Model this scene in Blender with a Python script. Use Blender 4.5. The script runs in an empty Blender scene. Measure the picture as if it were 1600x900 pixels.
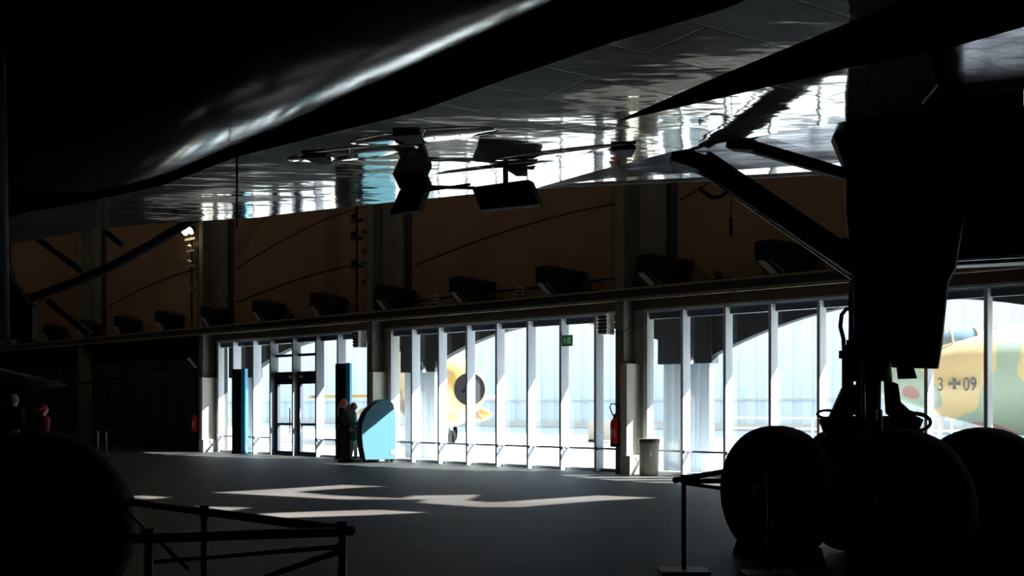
import bpy, bmesh, math, random
from mathutils import Vector, Matrix
random.seed(7)
sc = bpy.context.scene
COL = sc.collection
PI = math.pi
# ------------------------------------------------------------ camera, sky, sun, exposure
F = 1600.0; HZ = 635.0; CH = 1.5
cam_d = bpy.data.cameras.new('camera'); cam = bpy.data.objects.new('camera', cam_d); COL.objects.link(cam)
cam.location = (0, 0, CH); cam.rotation_euler = (PI/2, 0, 0)
cam_d.sensor_width = 36; cam_d.lens = 36; cam_d.shift_y = (HZ-450)/1600
cam_d.clip_start = 0.05; cam_d.clip_end = 500
sc.camera = cam
w = bpy.data.worlds.new('sky'); sc.world = w; w.use_nodes = True
wb = w.node_tree.nodes['Background']
wb.inputs[0].default_value = (0.72, 0.85, 1.0, 1); wb.inputs[1].default_value = 0.46
TH = math.atan2(-0.6562, 0.7546)          # window wall runs to the right along this heading
SUN_K = 1.0                                # rays drop this much per metre walked in from the window wall
sun_loc = Vector((-0.7071, -0.7071, -SUN_K*0.7071*1.0)) # in wall frame: left along the wall, into the hall, down
def w2(v):
    c, s = math.cos(TH), math.sin(TH)
    return Vector((c*v[0]-s*v[1], s*v[0]+c*v[1], v[2]))
sun_d = bpy.data.lights.new('sun', 'SUN'); sun_o = bpy.data.objects.new('sun', sun_d); COL.objects.link(sun_o)
sun_d.energy = 8.5; sun_d.angle = math.radians(0.53); sun_d.color = (1, 0.975, 0.93)
sun_o.location = (30, 30, 30)
sun_o.rotation_euler = w2(sun_loc).normalized().to_track_quat('-Z', 'Y').to_euler()
sc.view_settings.view_transform = 'Standard'; sc.view_settings.look = 'None'
sc.view_settings.gamma = 1.0; sc.view_settings.use_curve_mapping = False
sc.view_settings.exposure = 2.6
sc.cycles.use_denoising = True
sc.cycles.max_bounces = 10; sc.cycles.diffuse_bounces = 4; sc.cycles.glossy_bounces = 4; sc.cycles.transparent_max_bounces = 16
sc.cycles.caustics_reflective = False; sc.cycles.caustics_refractive = False
sc.cycles.sample_clamp_indirect = 4.0

# ------------------------------------------------------------ helpers
MATS = {}
def mat(name, col, rough=0.6, metal=0.0, emit=None, es=0, noise=0.0, nscale=4.0, bump=0.0, bscale=30, spec=0.5):
    if name in MATS: return MATS[name]
    m = bpy.data.materials.new(name); m.use_nodes = True; nt = m.node_tree; b = nt.nodes['Principled BSDF']
    b.inputs['Base Color'].default_value = (*col, 1); b.inputs['Roughness'].default_value = rough
    b.inputs['Metallic'].default_value = metal
    b.inputs['Specular IOR Level'].default_value = spec
    if emit: b.inputs['Emission Color'].default_value = (*emit, 1); b.inputs['Emission Strength'].default_value = es
    if noise > 0:
        tc = nt.nodes.new('ShaderNodeTexCoord'); n = nt.nodes.new('ShaderNodeTexNoise'); n.inputs['Scale'].default_value = nscale
        n.inputs['Detail'].default_value = 5
        nt.links.new(tc.outputs['Object'], n.inputs['Vector'])
        r = nt.nodes.new('ShaderNodeValToRGB')
        r.color_ramp.elements[0].color = (*[c*(1-noise) for c in col], 1); r.color_ramp.elements[1].color = (*[min(1, c*(1+noise)) for c in col], 1)
        r.color_ramp.elements[0].position = 0.3; r.color_ramp.elements[1].position = 0.7
        nt.links.new(n.outputs['Fac'], r.inputs['Fac']); nt.links.new(r.outputs['Color'], b.inputs['Base Color'])
    if bump > 0:
        tc = nt.nodes.new('ShaderNodeTexCoord'); n = nt.nodes.new('ShaderNodeTexNoise'); n.inputs['Scale'].default_value = bscale
        nt.links.new(tc.outputs['Object'], n.inputs['Vector'])
        bp = nt.nodes.new('ShaderNodeBump'); bp.inputs['Strength'].default_value = bump; bp.inputs['Distance'].default_value = 0.02
        nt.links.new(n.outputs['Fac'], bp.inputs['Height']); nt.links.new(bp.outputs['Normal'], b.inputs['Normal'])
    MATS[name] = m
    return m

class MB:
    def __init__(s): s.v = []; s.f = []; s.sm = []
    def add(s, vs, fs, smooth=False):
        o = len(s.v); s.v += [tuple(v) for v in vs]; s.f += [tuple(i+o for i in f) for f in fs]; s.sm += [smooth]*len(fs); return s
    def box(s, x0, x1, y0, y1, z0, z1):
        vs = [(x, y, z) for z in (z0, z1) for y in (y0, y1) for x in (x0, x1)]
        return s.add(vs, [(0,2,3,1), (4,5,7,6), (0,1,5,4), (2,6,7,3), (0,4,6,2), (1,3,7,5)])
    def cyl(s, a, b, r0, r1=None, n=12, caps=True):
        a = Vector(a); b = Vector(b); r1 = r0 if r1 is None else r1
        d = (b-a).normalized(); u = d.orthogonal().normalized(); v = d.cross(u)
        vs = []
        for p, r in ((a, r0), (b, r1)):
            for i in range(n):
                t = 2*PI*i/n; vs.append(p+u*r*math.cos(t)+v*r*math.sin(t))
        s.add(vs, [(i, (i+1) % n, n+(i+1) % n, n+i) for i in range(n)], True)
        if caps:
            o = [tuple(range(n))[::-1], tuple(range(n, 2*n))]; s.add(vs, o)
        return s
    def bar(s, a, b, w, h, up=(0, 0, 1)):
        a = Vector(a); b = Vector(b); d = (b-a).normalized(); u = d.cross(Vector(up))
        if u.length < 1e-4: u = Vector((1, 0, 0))
        u.normalize(); v = u.cross(d).normalized()
        vs = [p+u*w/2*i+v*h/2*j for p in (a, b) for j in (-1, 1) for i in (-1, 1)]
        return s.add(vs, [(0,2,3,1), (4,5,7,6), (0,1,5,4), (2,6,7,3), (0,4,6,2), (1,3,7,5)])
    def tube(s, pts, r, n=8):
        pts = [Vector(p) for p in pts]; rings = []
        up = None
        for i, p in enumerate(pts):
            d = (pts[min(i+1, len(pts)-1)]-pts[max(i-1, 0)]).normalized()
            if up is None: up = d.orthogonal().normalized()
            u = (up-d*up.dot(d)).normalized(); v = d.cross(u); up = u
            rr = r[i] if isinstance(r, (list, tuple)) else r
            rings.append([p+u*rr*math.cos(2*PI*k/n)+v*rr*math.sin(2*PI*k/n) for k in range(n)])
        vs = [q for rg in rings for q in rg]; fs = []
        for i in range(len(pts)-1):
            for k in range(n): fs.append((i*n+k, i*n+(k+1) % n, (i+1)*n+(k+1) % n, (i+1)*n+k))
        s.add(vs, fs, True); s.add(vs, [tuple(range(n))[::-1], tuple(range(len(vs)-n, len(vs)))])
        return s
    def loft(s, rings, caps=True, smooth=True):
        n = len(rings[0]); vs = [q for rg in rings for q in rg]; fs = []
        for i in range(len(rings)-1):
            for k in range(n): fs.append((i*n+k, i*n+(k+1) % n, (i+1)*n+(k+1) % n, (i+1)*n+k))
        s.add(vs, fs, smooth)
        if caps: s.add(vs, [tuple(range(n))[::-1], tuple(range(len(vs)-n, len(vs)))])
        return s
    def lathe(s, prof, o=(0, 0, 0), ax=(0, 0, 1), n=24, smooth=True):
        o = Vector(o); ax = Vector(ax).normalized(); u = ax.orthogonal().normalized(); v = ax.cross(u)
        rings = [[o+ax*h+(u*math.cos(2*PI*k/n)+v*math.sin(2*PI*k/n))*max(r, 1e-4) for k in range(n)] for r, h in prof]
        return s.loft(rings, True, smooth)
    def ell(s, c, rx, ry, rz, n=16, m=10):
        c = Vector(c); rings = []
        for j in range(m+1):
            ph = -PI/2+PI*j/m; q = max(math.cos(ph), 0.01)
            rings.append([c+Vector((rx*q*math.cos(2*PI*k/n), ry*q*math.sin(2*PI*k/n), rz*math.sin(ph))) for k in range(n)])
        return s.loft(rings, True, True)
    def prism(s, pts, ext):
        """closed 3D polygon swept by vector ext"""
        pts = [Vector(p) for p in pts]; ext = Vector(ext); n = len(pts)
        vs = pts+[p+ext for p in pts]
        s.add(vs, [tuple(range(n)), tuple(range(n, 2*n))[::-1]]+[(i, i+n, (i+1) % n+n, (i+1) % n) for i in range(n)])
        return s
    def build(s, name, m, parent=None, loc=None, rotz=None, bevel=0, label=None):
        me = bpy.data.meshes.new(name); me.from_pydata(s.v, [], s.f)
        me.polygons.foreach_set('use_smooth', s.sm)
        bm = bmesh.new(); bm.from_mesh(me); bmesh.ops.remove_doubles(bm, verts=bm.verts, dist=1e-5)
        bmesh.ops.recalc_face_normals(bm, faces=bm.faces)
        bm.to_mesh(me); bm.free()
        o = bpy.data.objects.new(name, me); COL.objects.link(o); me.materials.append(m)
        if parent: o.parent = parent
        if loc is not None: o.location = loc
        if rotz is not None: o.rotation_euler = (0, 0, rotz)
        if bevel:
            b = o.modifiers.new('bevel', 'BEVEL'); b.width = bevel; b.segments = 2; b.limit_method = 'ANGLE'
        if label: o['label'] = label
        return o
def tag(o, label, cat, group=None, kind=None):
    o['label'] = label; o['category'] = cat
    if group: o['group'] = group
    if kind: o['kind'] = kind
    return o
def thing(name, label, cat, loc=(0, 0, 0), rotz=0, group=None):
    o = bpy.data.objects.new(name, None); COL.objects.link(o); o.location = loc; o.rotation_euler = (0, 0, rotz); o.empty_display_size = 0.2
    return tag(o, label, cat, group)
def struct(o, label=None, cat=None):
    o['kind'] = 'structure'
    if label: o['label'] = label
    if cat: o['category'] = cat
    return o
def at(x, y, z):
    """point at height z seen at photo pixel x, y"""
    d = F*(z-CH)/(HZ-y); return Vector(((x-800)/F*d, d, z))
def atd(x, y, d): return Vector(((x-800)/F*d, d, CH+(HZ-y)/F*d))
WL = Vector((0, 25.5, 0))
def wp(s, y, z=0): return WL+w2((s, y, z))          # wall frame -> world (y outward)
def tow(p):                                            # world -> wall frame
    q = Vector(p)-WL; c, s = math.cos(-TH), math.sin(-TH)
    return Vector((c*q.x-s*q.y, s*q.x+c*q.y, q.z))
def wbuild(mb, name, m, parent=None, bevel=0):
    return mb.build(name, m, parent, WL if parent is None else None, TH if parent is None else None, bevel)
def copy_tree(o, parent=None):
    c = o.copy(); COL.objects.link(c)
    if parent: c.parent = parent
    for ch in list(o.children): copy_tree(ch, c)
    return c

# ------------------------------------------------------------ materials
def floor_material():
    m = bpy.data.materials.new('hangar floor paint'); m.use_nodes = True; nt = m.node_tree; b = nt.nodes['Principled BSDF']
    tc = nt.nodes.new('ShaderNodeTexCoord')
    n1 = nt.nodes.new('ShaderNodeTexNoise'); n1.inputs['Scale'].default_value = 0.6; n1.inputs['Detail'].default_value = 8
    n2 = nt.nodes.new('ShaderNodeTexNoise'); n2.inputs['Scale'].default_value = 9; n2.inputs['Detail'].default_value = 6
    br = nt.nodes.new('ShaderNodeTexBrick'); br.inputs['Scale'].default_value = 0.25; br.offset = 0
    br.inputs['Brick Width'].default_value = 1; br.inputs['Row Height'].default_value = 1; br.inputs['Mortar Size'].default_value = 0.003
    br.inputs['Color1'].default_value = (1, 1, 1, 1); br.inputs['Color2'].default_value = (0.94, 0.94, 0.94, 1); br.inputs['Mortar'].default_value = (0.5, 0.5, 0.5, 1)
    for n in (n1, n2, br): nt.links.new(tc.outputs['Object'], n.inputs['Vector'])
    r = nt.nodes.new('ShaderNodeValToRGB'); r.color_ramp.elements[0].color = (0.032, 0.031, 0.030, 1); r.color_ramp.elements[1].color = (0.066, 0.063, 0.060, 1)
    r.color_ramp.elements[0].position = 0.3; r.color_ramp.elements[1].position = 0.75
    nt.links.new(n1.outputs['Fac'], r.inputs['Fac'])
    mx = nt.nodes.new('ShaderNodeMix'); mx.data_type = 'RGBA'; mx.blend_type = 'MULTIPLY'; mx.inputs[0].default_value = 1
    nt.links.new(r.outputs['Color'], mx.inputs[6]); nt.links.new(br.outputs['Color'], mx.inputs[7])
    nt.links.new(mx.outputs[2], b.inputs['Base Color'])
    mr = nt.nodes.new('ShaderNodeMapRange'); mr.inputs['To Min'].default_value = 0.50; mr.inputs['To Max'].default_value = 0.75
    nt.links.new(n2.outputs['Fac'], mr.inputs['Value']); nt.links.new(mr.outputs['Result'], b.inputs['Roughness'])
    b.inputs['Specular IOR Level'].default_value = 0.05
    return m
def wing_material(name, col=(0.56, 0.54, 0.49), metal=0.8, rough=0.04, bump=0.3, seam=0.6):
    m = bpy.data.materials.new(name); m.use_nodes = True; nt = m.node_tree; b = nt.nodes['Principled BSDF']
    tc = nt.nodes.new('ShaderNodeTexCoord'); mp = nt.nodes.new('ShaderNodeMapping'); mp.inputs['Rotation'].default_value = (0, 0, math.radians(-33))
    nt.links.new(tc.outputs['Object'], mp.inputs['Vector'])
    br = nt.nodes.new('ShaderNodeTexBrick'); br.inputs['Scale'].default_value = 1.0; br.inputs['Brick Width'].default_value = 1.9; br.inputs['Row Height'].default_value = 0.62
    br.inputs['Mortar Size'].default_value = 0.011; br.inputs['Mortar Smooth'].default_value = 0.3
    br.inputs['Color1'].default_value = (*col, 1); br.inputs['Color2'].default_value = (*[c*0.72 for c in col], 1); br.inputs['Mortar'].default_value = (0.03, 0.03, 0.03, 1)
    nt.links.new(mp.outputs['Vector'], br.inputs['Vector'])
    n1 = nt.nodes.new('ShaderNodeTexNoise'); n1.inputs['Scale'].default_value = 1.3; n1.inputs['Detail'].default_value = 3
    n2 = nt.nodes.new('ShaderNodeTexNoise'); n2.inputs['Scale'].default_value = 14; n2.inputs['Detail'].default_value = 4
    mq = nt.nodes.new('ShaderNodeMapping'); mq.inputs['Rotation'].default_value = (0, 0, math.radians(-33)); mq.inputs['Scale'].default_value = (0.55, 1.5, 1)
    nt.links.new(tc.outputs['Object'], mq.inputs['Vector'])
    for n in (n1, n2): nt.links.new(mq.outputs['Vector'], n.inputs['Vector'])
    st = nt.nodes.new('ShaderNodeMapRange'); st.inputs['From Min'].default_value = 0.3; st.inputs['From Max'].default_value = 0.7
    st.inputs['To Min'].default_value = 0.65; st.inputs['To Max'].default_value = 1.05
    nt.links.new(n2.outputs['Fac'], st.inputs['Value'])
    mx = nt.nodes.new('ShaderNodeMix'); mx.data_type = 'RGBA'; mx.blend_type = 'MULTIPLY'; mx.inputs[0].default_value = 1
    nt.links.new(br.outputs['Color'], mx.inputs[6]); nt.links.new(st.outputs['Result'], mx.inputs[7]); nt.links.new(mx.outputs[2], b.inputs['Base Color'])
    mr = nt.nodes.new('ShaderNodeMapRange'); mr.inputs['To Min'].default_value = rough*0.5; mr.inputs['To Max'].default_value = rough*2
    nt.links.new(n1.outputs['Fac'], mr.inputs['Value']); nt.links.new(mr.outputs['Result'], b.inputs['Roughness'])
    b.inputs['Metallic'].default_value = metal
    b1 = nt.nodes.new('ShaderNodeBump'); b1.inputs['Strength'].default_value = bump; b1.inputs['Distance'].default_value = 0.03
    nt.links.new(n1.outputs['Fac'], b1.inputs['Height'])
    b2 = nt.nodes.new('ShaderNodeBump'); b2.inputs['Strength'].default_value = seam; b2.inputs['Distance'].default_value = 0.004; b2.invert = True
    nt.links.new(br.outputs['Fac'], b2.inputs['Height']); nt.links.new(b1.outputs['Normal'], b2.inputs['Normal']); nt.links.new(b2.outputs['Normal'], b.inputs['Normal'])
    return m
def glass_material():
    m = bpy.data.materials.new('clear glazing'); m.use_nodes = True; nt = m.node_tree
    for n in list(nt.nodes): nt.nodes.remove(n)
    o = nt.nodes.new('ShaderNodeOutputMaterial'); t = nt.nodes.new('ShaderNodeBsdfTransparent'); g = nt.nodes.new('ShaderNodeBsdfGlossy')
    t.inputs[0].default_value = (0.90, 0.95, 0.96, 1); g.inputs['Roughness'].default_value = 0.02
    lw = nt.nodes.new('ShaderNodeLayerWeight'); pw = nt.nodes.new('ShaderNodeMath'); pw.operation = 'POWER'; pw.inputs[1].default_value = 5
    fr = nt.nodes.new('ShaderNodeMath'); fr.operation = 'MULTIPLY_ADD'; fr.inputs[1].default_value = 0.5; fr.inputs[2].default_value = 0.03
    nt.links.new(lw.outputs['Facing'], pw.inputs[0]); nt.links.new(pw.outputs[0], fr.inputs[0])
    mx = nt.nodes.new('ShaderNodeMixShader'); nt.links.new(fr.outputs[0], mx.inputs[0]); nt.links.new(t.outputs[0], mx.inputs[1]); nt.links.new(g.outputs[0], mx.inputs[2])
    nt.links.new(mx.outputs[0], o.inputs[0]); return m
def camo_material(name, cols, scale=0.55):
    m = bpy.data.materials.new(name); m.use_nodes = True; nt = m.node_tree; b = nt.nodes['Principled BSDF']
    tc = nt.nodes.new('ShaderNodeTexCoord'); n = nt.nodes.new('ShaderNodeTexNoise'); n.inputs['Scale'].default_value = scale; n.inputs['Detail'].default_value = 0.5
    nt.links.new(tc.outputs['Object'], n.inputs['Vector'])
    r = nt.nodes.new('ShaderNodeValToRGB'); r.color_ramp.interpolation = 'CONSTANT'
    e = r.color_ramp.elements; e[0].color = (*cols[0], 1); e[0].position = 0; e[1].color = (*cols[1], 1); e[1].position = 0.5
    x = e.new(0.62); x.color = (*cols[2], 1)
    nt.links.new(n.outputs['Fac'], r.inputs['Fac']); nt.links.new(r.outputs['Color'], b.inputs['Base Color']); b.inputs['Roughness'].default_value = 0.5
    return m
M_floor = floor_material(); M_glass = glass_material()
M_wing = wing_material('bare panelled wing metal'); M_wing_dim = wing_material('wing metal with dim reflection colour', (0.035, 0.045, 0.10), 0.85, 0.12, 0.4)  # second copy of the wing metal is darkened and blued to imitate dim reflections
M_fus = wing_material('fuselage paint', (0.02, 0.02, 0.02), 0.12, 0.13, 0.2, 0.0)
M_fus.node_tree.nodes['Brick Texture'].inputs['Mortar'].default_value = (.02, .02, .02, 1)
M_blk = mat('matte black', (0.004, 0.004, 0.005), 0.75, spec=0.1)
M_bmet = mat('black metal', (0.008, 0.008, 0.009), 0.45, 0.2, spec=0.2)
M_rub = mat('tyre rubber', (0.006, 0.006, 0.006), 0.8, bump=0.2, spec=0.12)
M_chr = mat('dull chrome', (0.35, 0.35, 0.36), 0.3, 1.0)
M_brown = mat('ochre wall board', (0.22, 0.145, 0.085), 0.9, noise=0.1, nscale=0.7)
M_pil = mat('grey plaster', (0.15, 0.15, 0.13), 0.9, noise=0.12, nscale=2)
M_cream = mat('cream painted plaster', (0.55, 0.53, 0.46), 0.8, noise=0.06, nscale=3)
M_dark = mat('dark cladding', (0.03, 0.032, 0.03), 0.85, noise=0.3, nscale=1.2)
M_ceil = mat('ceiling dark', (0.02, 0.02, 0.022), 0.95)
M_navy = mat('dark blue steel', (0.012, 0.018, 0.035), 0.6)
M_frame = mat('pale window frame paint', (0.42, 0.44, 0.46), 0.5)
M_fin = mat('white mullion paint', (0.52, 0.55, 0.60), 0.45)
M_trans = mat('grey transom', (0.10, 0.11, 0.13), 0.5)
M_ledge = mat('ledge paint', (0.20, 0.18, 0.14), 0.8, noise=0.1)
M_fascia = mat('brown fascia', (0.12, 0.08, 0.05), 0.85)
M_grey = mat('mid grey box', (0.30, 0.29, 0.27), 0.6)
M_white = mat('white enamel', (0.8, 0.8, 0.78), 0.4)
M_red = mat('red enamel', (0.75, 0.035, 0.012), 0.35)
M_cyan = mat('turquoise laminate', (0.115, 0.27, 0.34), 0.4)
M_blue = mat('bright blue laminate', (0.03, 0.33, 0.55), 0.4)
M_green = mat('exit sign green', (0.02, 0.12, 0.03), 0.5, emit=(0.05, 0.4, 0.08), es=0.012)
M_lamp = mat('warm lamp glass', (1, 0.9, 0.7), 0.3, emit=(1.0, 0.82, 0.5), es=14)
M_refl = mat('lamp reflector', (0.45, 0.47, 0.50), 0.35, 0.3)

# ------------------------------------------------------------ the hall shell (wall frame: x along the wall, y outward)
H = 12.0
S0, S1, P1 = -46.0, 34.0, -44.0
struct(wbuild(MB().box(S0, S1, P1, 0.35, -0.2, 0), 'floor', M_floor))
struct(wbuild(MB().box(S0-.3, S1+.3, P1-.3, 0.4, H, H+.3), 'ceiling', M_ceil))
struct(wbuild(MB().box(S0-.3, S0, P1, 0.3, 0, H), 'wall_left', M_dark))
struct(wbuild(MB().box(S1, S1+.3, P1, 0.3, 0, H), 'wall_right', M_dark))
struct(wbuild(MB().box(S0, S1, P1-.3, P1, 0, H), 'wall_front', M_dark))
PILS = [12.25, 3.45, -4.95, -13.35, -21.75, -30.15, -38.55]     # left edge of each column
WH = 3.66
BAYS = [(12.78, 20.3), (3.98, 12.10), (-4.42, 3.38), (-12.82, -5.05)]
# upper wall with made-up openings, out of view, cut backwards from the floor sun patches
def patch(pts):
    out = []
    for x, y in pts:
        d = F*CH/(y-HZ); p = tow(((x-800)/F*d, d, 0)); out.append((p.x-p.y, -p.y*SUN_K))
    return out
HOLES = [patch(q) for q in (
    [(325,770), (468,762), (535,757.5), (604,760), (560,762), (478,767), (462,769), (520,774), (625,778.5), (640,774.5), (748,773), (729,782), (765,785), (790,784), (935,774), (1030,778), (930,783), (805,793), (740,793), (648,786), (660,781), (530,781), (455,777)],
    [(390,805), (420,802), (500,799), (590,796.5), (668,801), (560,806), (430,810)],
    [(262,796), (290,791), (388,793), (345,800), (310,801)],
    [(196,777), (215,774), (262,777), (225,781)],
)]
def plate_with_holes(name, outer, holes, thick, m, y0):
    cu = bpy.data.curves.new(name, 'CURVE'); cu.dimensions = '2D'; cu.fill_mode = 'BOTH'; cu.extrude = thick/2
    for ring in [outer]+holes:
        sp = cu.splines.new('POLY'); sp.points.add(len(ring)-1); sp.use_cyclic_u = True
        for i, (a, b) in enumerate(ring): sp.points[i].co = (a, b, 0, 1)
    t = bpy.data.objects.new('tmp', cu); COL.objects.link(t); dg = bpy.context.evaluated_depsgraph_get()
    me = bpy.data.meshes.new_from_object(t.evaluated_get(dg)); bpy.data.objects.remove(t)
    # curve plane (x, y) -> wall plane (x, z)
    me.transform(Matrix(((1, 0, 0, 0), (0, 0, -1, y0), (0, 1, 0, 0), (0, 0, 0, 1))))
    me.name = name; me.materials.clear(); me.materials.append(m)
    o = bpy.data.objects.new(name, me); COL.objects.link(o); o.location = WL; o.rotation_euler = (0, 0, TH); return o
up = struct(plate_with_holes('wall_back', [(S0, WH), (S1, WH), (S1, H), (S0, H)], HOLES, 0.1, M_brown, 0.05))
low = MB()
edges = [S1]+[e for b in BAYS for e in (b[1], b[0])]+[S0]
for i in range(0, len(edges), 2):
    if i == len(edges)-2: continue
    low.box(edges[i+1], edges[i], 0, 0.3, 0, WH)
wbuild(low, 'lower_wall', M_cream, up).matrix_parent_inverse = Matrix.Identity(4)
# solid dark wall left of the last window, with big vertical door leaves
dk = MB().box(S0, BAYS[-1][0], 0, 0.3, 0, WH)
for s in [-14.3-1.02*k for k in range(30)]: dk.box(s, s+.07, -.06, 0, 0, 3.5)
for s in (-16.5, -19.2, -24.5): dk.box(s-.9, s, -.12, 0, .3, 3.1)
wbuild(dk, 'dark_wall_panelling', M_dark, up)
# columns, upper pilasters, dark recess strips
for k, c in enumerate(PILS):
    t = struct(wbuild(MB().box(c, c+.23, -.45, 0, 0, H if k else 4.2), 'trim_%d' % (k+1), M_pil, None, .01))
    if k: wbuild(MB().box(c+.23, c+1.1, -.12, 0, 4.2, H), 'pilaster', M_pil, t)
    if k: wbuild(MB().box(c+1.1, c+1.33, -.03, 0, 4.2, H), 'downpipe', M_navy, t)
    if k < 4:
        wbuild(MB().box(c+.231, c+.40, -.58, 0, 0, 2.45).box(c+.2311, c+.50, -.60, 0, 0, .42), 'column_casing', M_cream, t, .008)
# ledge over the windows, in one run, with fascia below
led = struct(wbuild(MB().box(S0, S1, -.50, 0, 3.90, 4.08).box(S0, S1, -.50, -.45, 3.84, 4.12), 'trim_20', M_ledge, None, .008))
wbuild(MB().box(S0, S1, -.08, -.001, WH, 3.88), 'fascia', M_fascia, led)
# arched seams and ribs on the upper wall
k = 30
for k0, (c, runs) in enumerate(((3.45, [(-6.9, -0.05, 5.35, 6.15), ]), (-4.95, [(-6.9, -.05, 6.0, 7.2), (-6.9, -.05, 4.9, 5.6)]), (-13.35, [(-6.9, -.05, 5.3, 6.2)]),
                                (-21.75, [(-6.9, -.05, 5.0, 6.5)]), (12.25, [(-7.4, -3.7, 6.0, 6.9), (-3.7, 0, 6.6, 5.9)]))):
    for (a, b, z0, z1) in runs:
        pts = []
        for i in range(15):
            u = i/14; pts.append((c+a+(b-a)*u, -.015, z0+(z1-z0)*(math.sin(u*PI/2) if z1 > z0 else 1-math.cos(u*PI/2))))
        struct(wbuild(MB().tube(pts, .018, 6), 'trim_%d' % k, M_fascia)); k += 1

# ------------------------------------------------------------ window bays
def window(n, s0, s1, muls, doors=None):
    fr = MB(); fr.box(s0, s0+.10, -.12, .1, 0, WH).box(s1-.07, s1, -.12, .1, 0, WH).box(s0+.1, s1-.07, -.05, .1, WH-.08, WH)
    fr.box(s0, s1, -.16, -.125, WH-.05, WH).box(s0+.1, s1-.07, -.03, .1, 0, .07)
    root = struct(wbuild(fr, 'window_%d' % n, M_frame))
    wbuild(MB().box(s0+.1, s1-.07, -.02, .08, WH-.22, WH-.08), 'head_rail', M_trans, root)
    for s in muls:
        wbuild(MB().box(s-.032, s+.032, -.22, .08, .0, WH-.08), 'mullion', M_trans if doors and doors[0]-.1 < s < doors[1]+.1 else M_fin, root, .004)
    ed = [s0+.1]+list(muls)+[s1-.07]
    for a, b in zip(ed[:-1], ed[1:]):
        if doors and a >= doors[0]-.1 and b <= doors[1]+.1: continue
        wbuild(MB().box(a+.03, b-.03, .02, .03, .07, WH-.2), 'pane', M_glass, root)
        r = wbuild(MB().box(a+.032, b-.032, -.03, .06, .50, .545), 'transom', M_trans, root)
        wbuild(MB().cyl((a+.05, -.19, .52), (a+.14, -.04, .53), .014, n=6).cyl((a+.05, -.2, .49), (a+.05, -.2, .56), .02, n=6), 'bracket', M_trans, r)
    return root
window(1, *BAYS[3], [-11.75, -10.65, -9.75, -8.62, -7.5, -6.5], doors=(-9.75, -7.5))
window(2, *BAYS[2], [-3.40+1.02*i for i in range(7)])
window(3, *BAYS[1], [5.03+1.03*i for i in range(7)])
window(4, *BAYS[0], [13.8+1.03*i for i in range(7)])
# the two glazed doors with transoms above
for n, (a, b, hs) in enumerate(((-9.70, -8.68, 1), (-8.57, -7.54, 0))):
    f = MB(); z1 = 2.28
    f.box(a, a+.11, -.05, .06, .03, z1).box(b-.11, b, -.05, .06, .03, z1).box(a, b, -.05, .06, .03, .13).box(a, b, -.05, .06, z1-.1, z1).box(a, b, -.05, .06, .92, .99)
    f.box(a, b, -.06, .08, z1, z1+.28)
    d = struct(wbuild(f, 'door_%d' % (n+1), M_navy, None, .004))
    wbuild(MB().box(a+.1, b-.1, 0, .01, .12, z1-.08), 'pane', M_glass, d)
    wbuild(MB().box(a+.02, b-.02, .02, .03, z1+.28, WH-.2), 'transom_pane', M_glass, d)
    wbuild(MB().box(a, b, -.04, .06, 3.02, 3.10), 'transom_bar', M_navy, d)
    x = b-.2 if hs else a+.2
    wbuild(MB().cyl((x, -.12, .62), (x, -.12, 1.45), .016).cyl((x, -.12, .75), (x, -.05, .75), .012).cyl((x, -.12, 1.32), (x, -.05, 1.32), .012), 'door_handle', M_chr if not hs else M_red, d)
    wbuild(MB().box(x-.08, x+.08, -.09, -.05, z1+.08, z1+.16), 'door_closer', M_white, d)

# ------------------------------------------------------------ outside: spandrels with shallow arches, yard, far hall
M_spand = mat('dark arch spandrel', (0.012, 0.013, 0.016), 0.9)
for n, c in enumerate((18.0, 9.3, 0.3, -8.4)):
    pts = []
    a, b = c-4.35, c+4.35
    for i in range(25):
        s = a+(b-a)*i/24; pts.append((s, 1.1, 3.62-(s-c)**2/19.0))
    pl = [(a, 1.1, 5.2)]+pts+[(b, 1.1, 5.2)]
    struct(wbuild(MB().prism(pl, (0, .25, 0)), 'trim_%d' % (n+50), M_spand))
M_corr = mat('pale ribbed cladding', (0.60, 0.66, 0.74), 0.6)
for n, (a, b) in enumerate(((12.5, 13.7), (3.6, 5.02), (-5.2, -3.78), (-13.9, -12.4))):
    q = struct(wbuild(MB().box(a, b, 1.05, 1.38, 2.48, 5.2), 'trim_%d' % (n+54), M_spand))
    pr = MB().box(a+.1, b-.1, 1.14, 1.34, 0, 2.48)
    for i in range(5): pr.box(a+.12+i*.22, a+.2+i*.22, 1.11, 1.14, 0, 2.48)
    wbuild(pr, 'ribbed_pillar', M_corr, q)
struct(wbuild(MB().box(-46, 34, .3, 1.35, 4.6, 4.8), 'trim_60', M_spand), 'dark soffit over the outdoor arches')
M_yard = mat('sunlit concrete yard', (0.50, 0.51, 0.52), 0.8, noise=0.08, nscale=0.6)
struct(wbuild(MB().box(-90, 90, .35, 60, -.3, -.02), 'trim_61', M_yard), 'pale concrete yard outside')
M_corr = mat('pale ribbed cladding', (0.60, 0.66, 0.74), 0.6)
cor = []; s = -95.0
while s < 90:
    cor += [(s, 39.0), (s+.62, 39.0), (s+.70, 39.12), (s+1.16, 39.12)]; s += 1.24
vs = [(a, b, z) for z in (0, 15) for a, b in cor]; n = len(cor)
struct(wbuild(MB().add(vs, [(i, i+1, n+i+1, n+i) for i in range(n-1)]).box(-95, 90, 39.35, 39.6, 0, 15), 'wall_exterior', M_corr))
struct(wbuild(MB().box(-95, 90, 38.6, 39, 0, .45).box(-95, 90, 38.9, 39, 1.9, 2.0), 'baseboard_exterior', M_cream))

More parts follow.
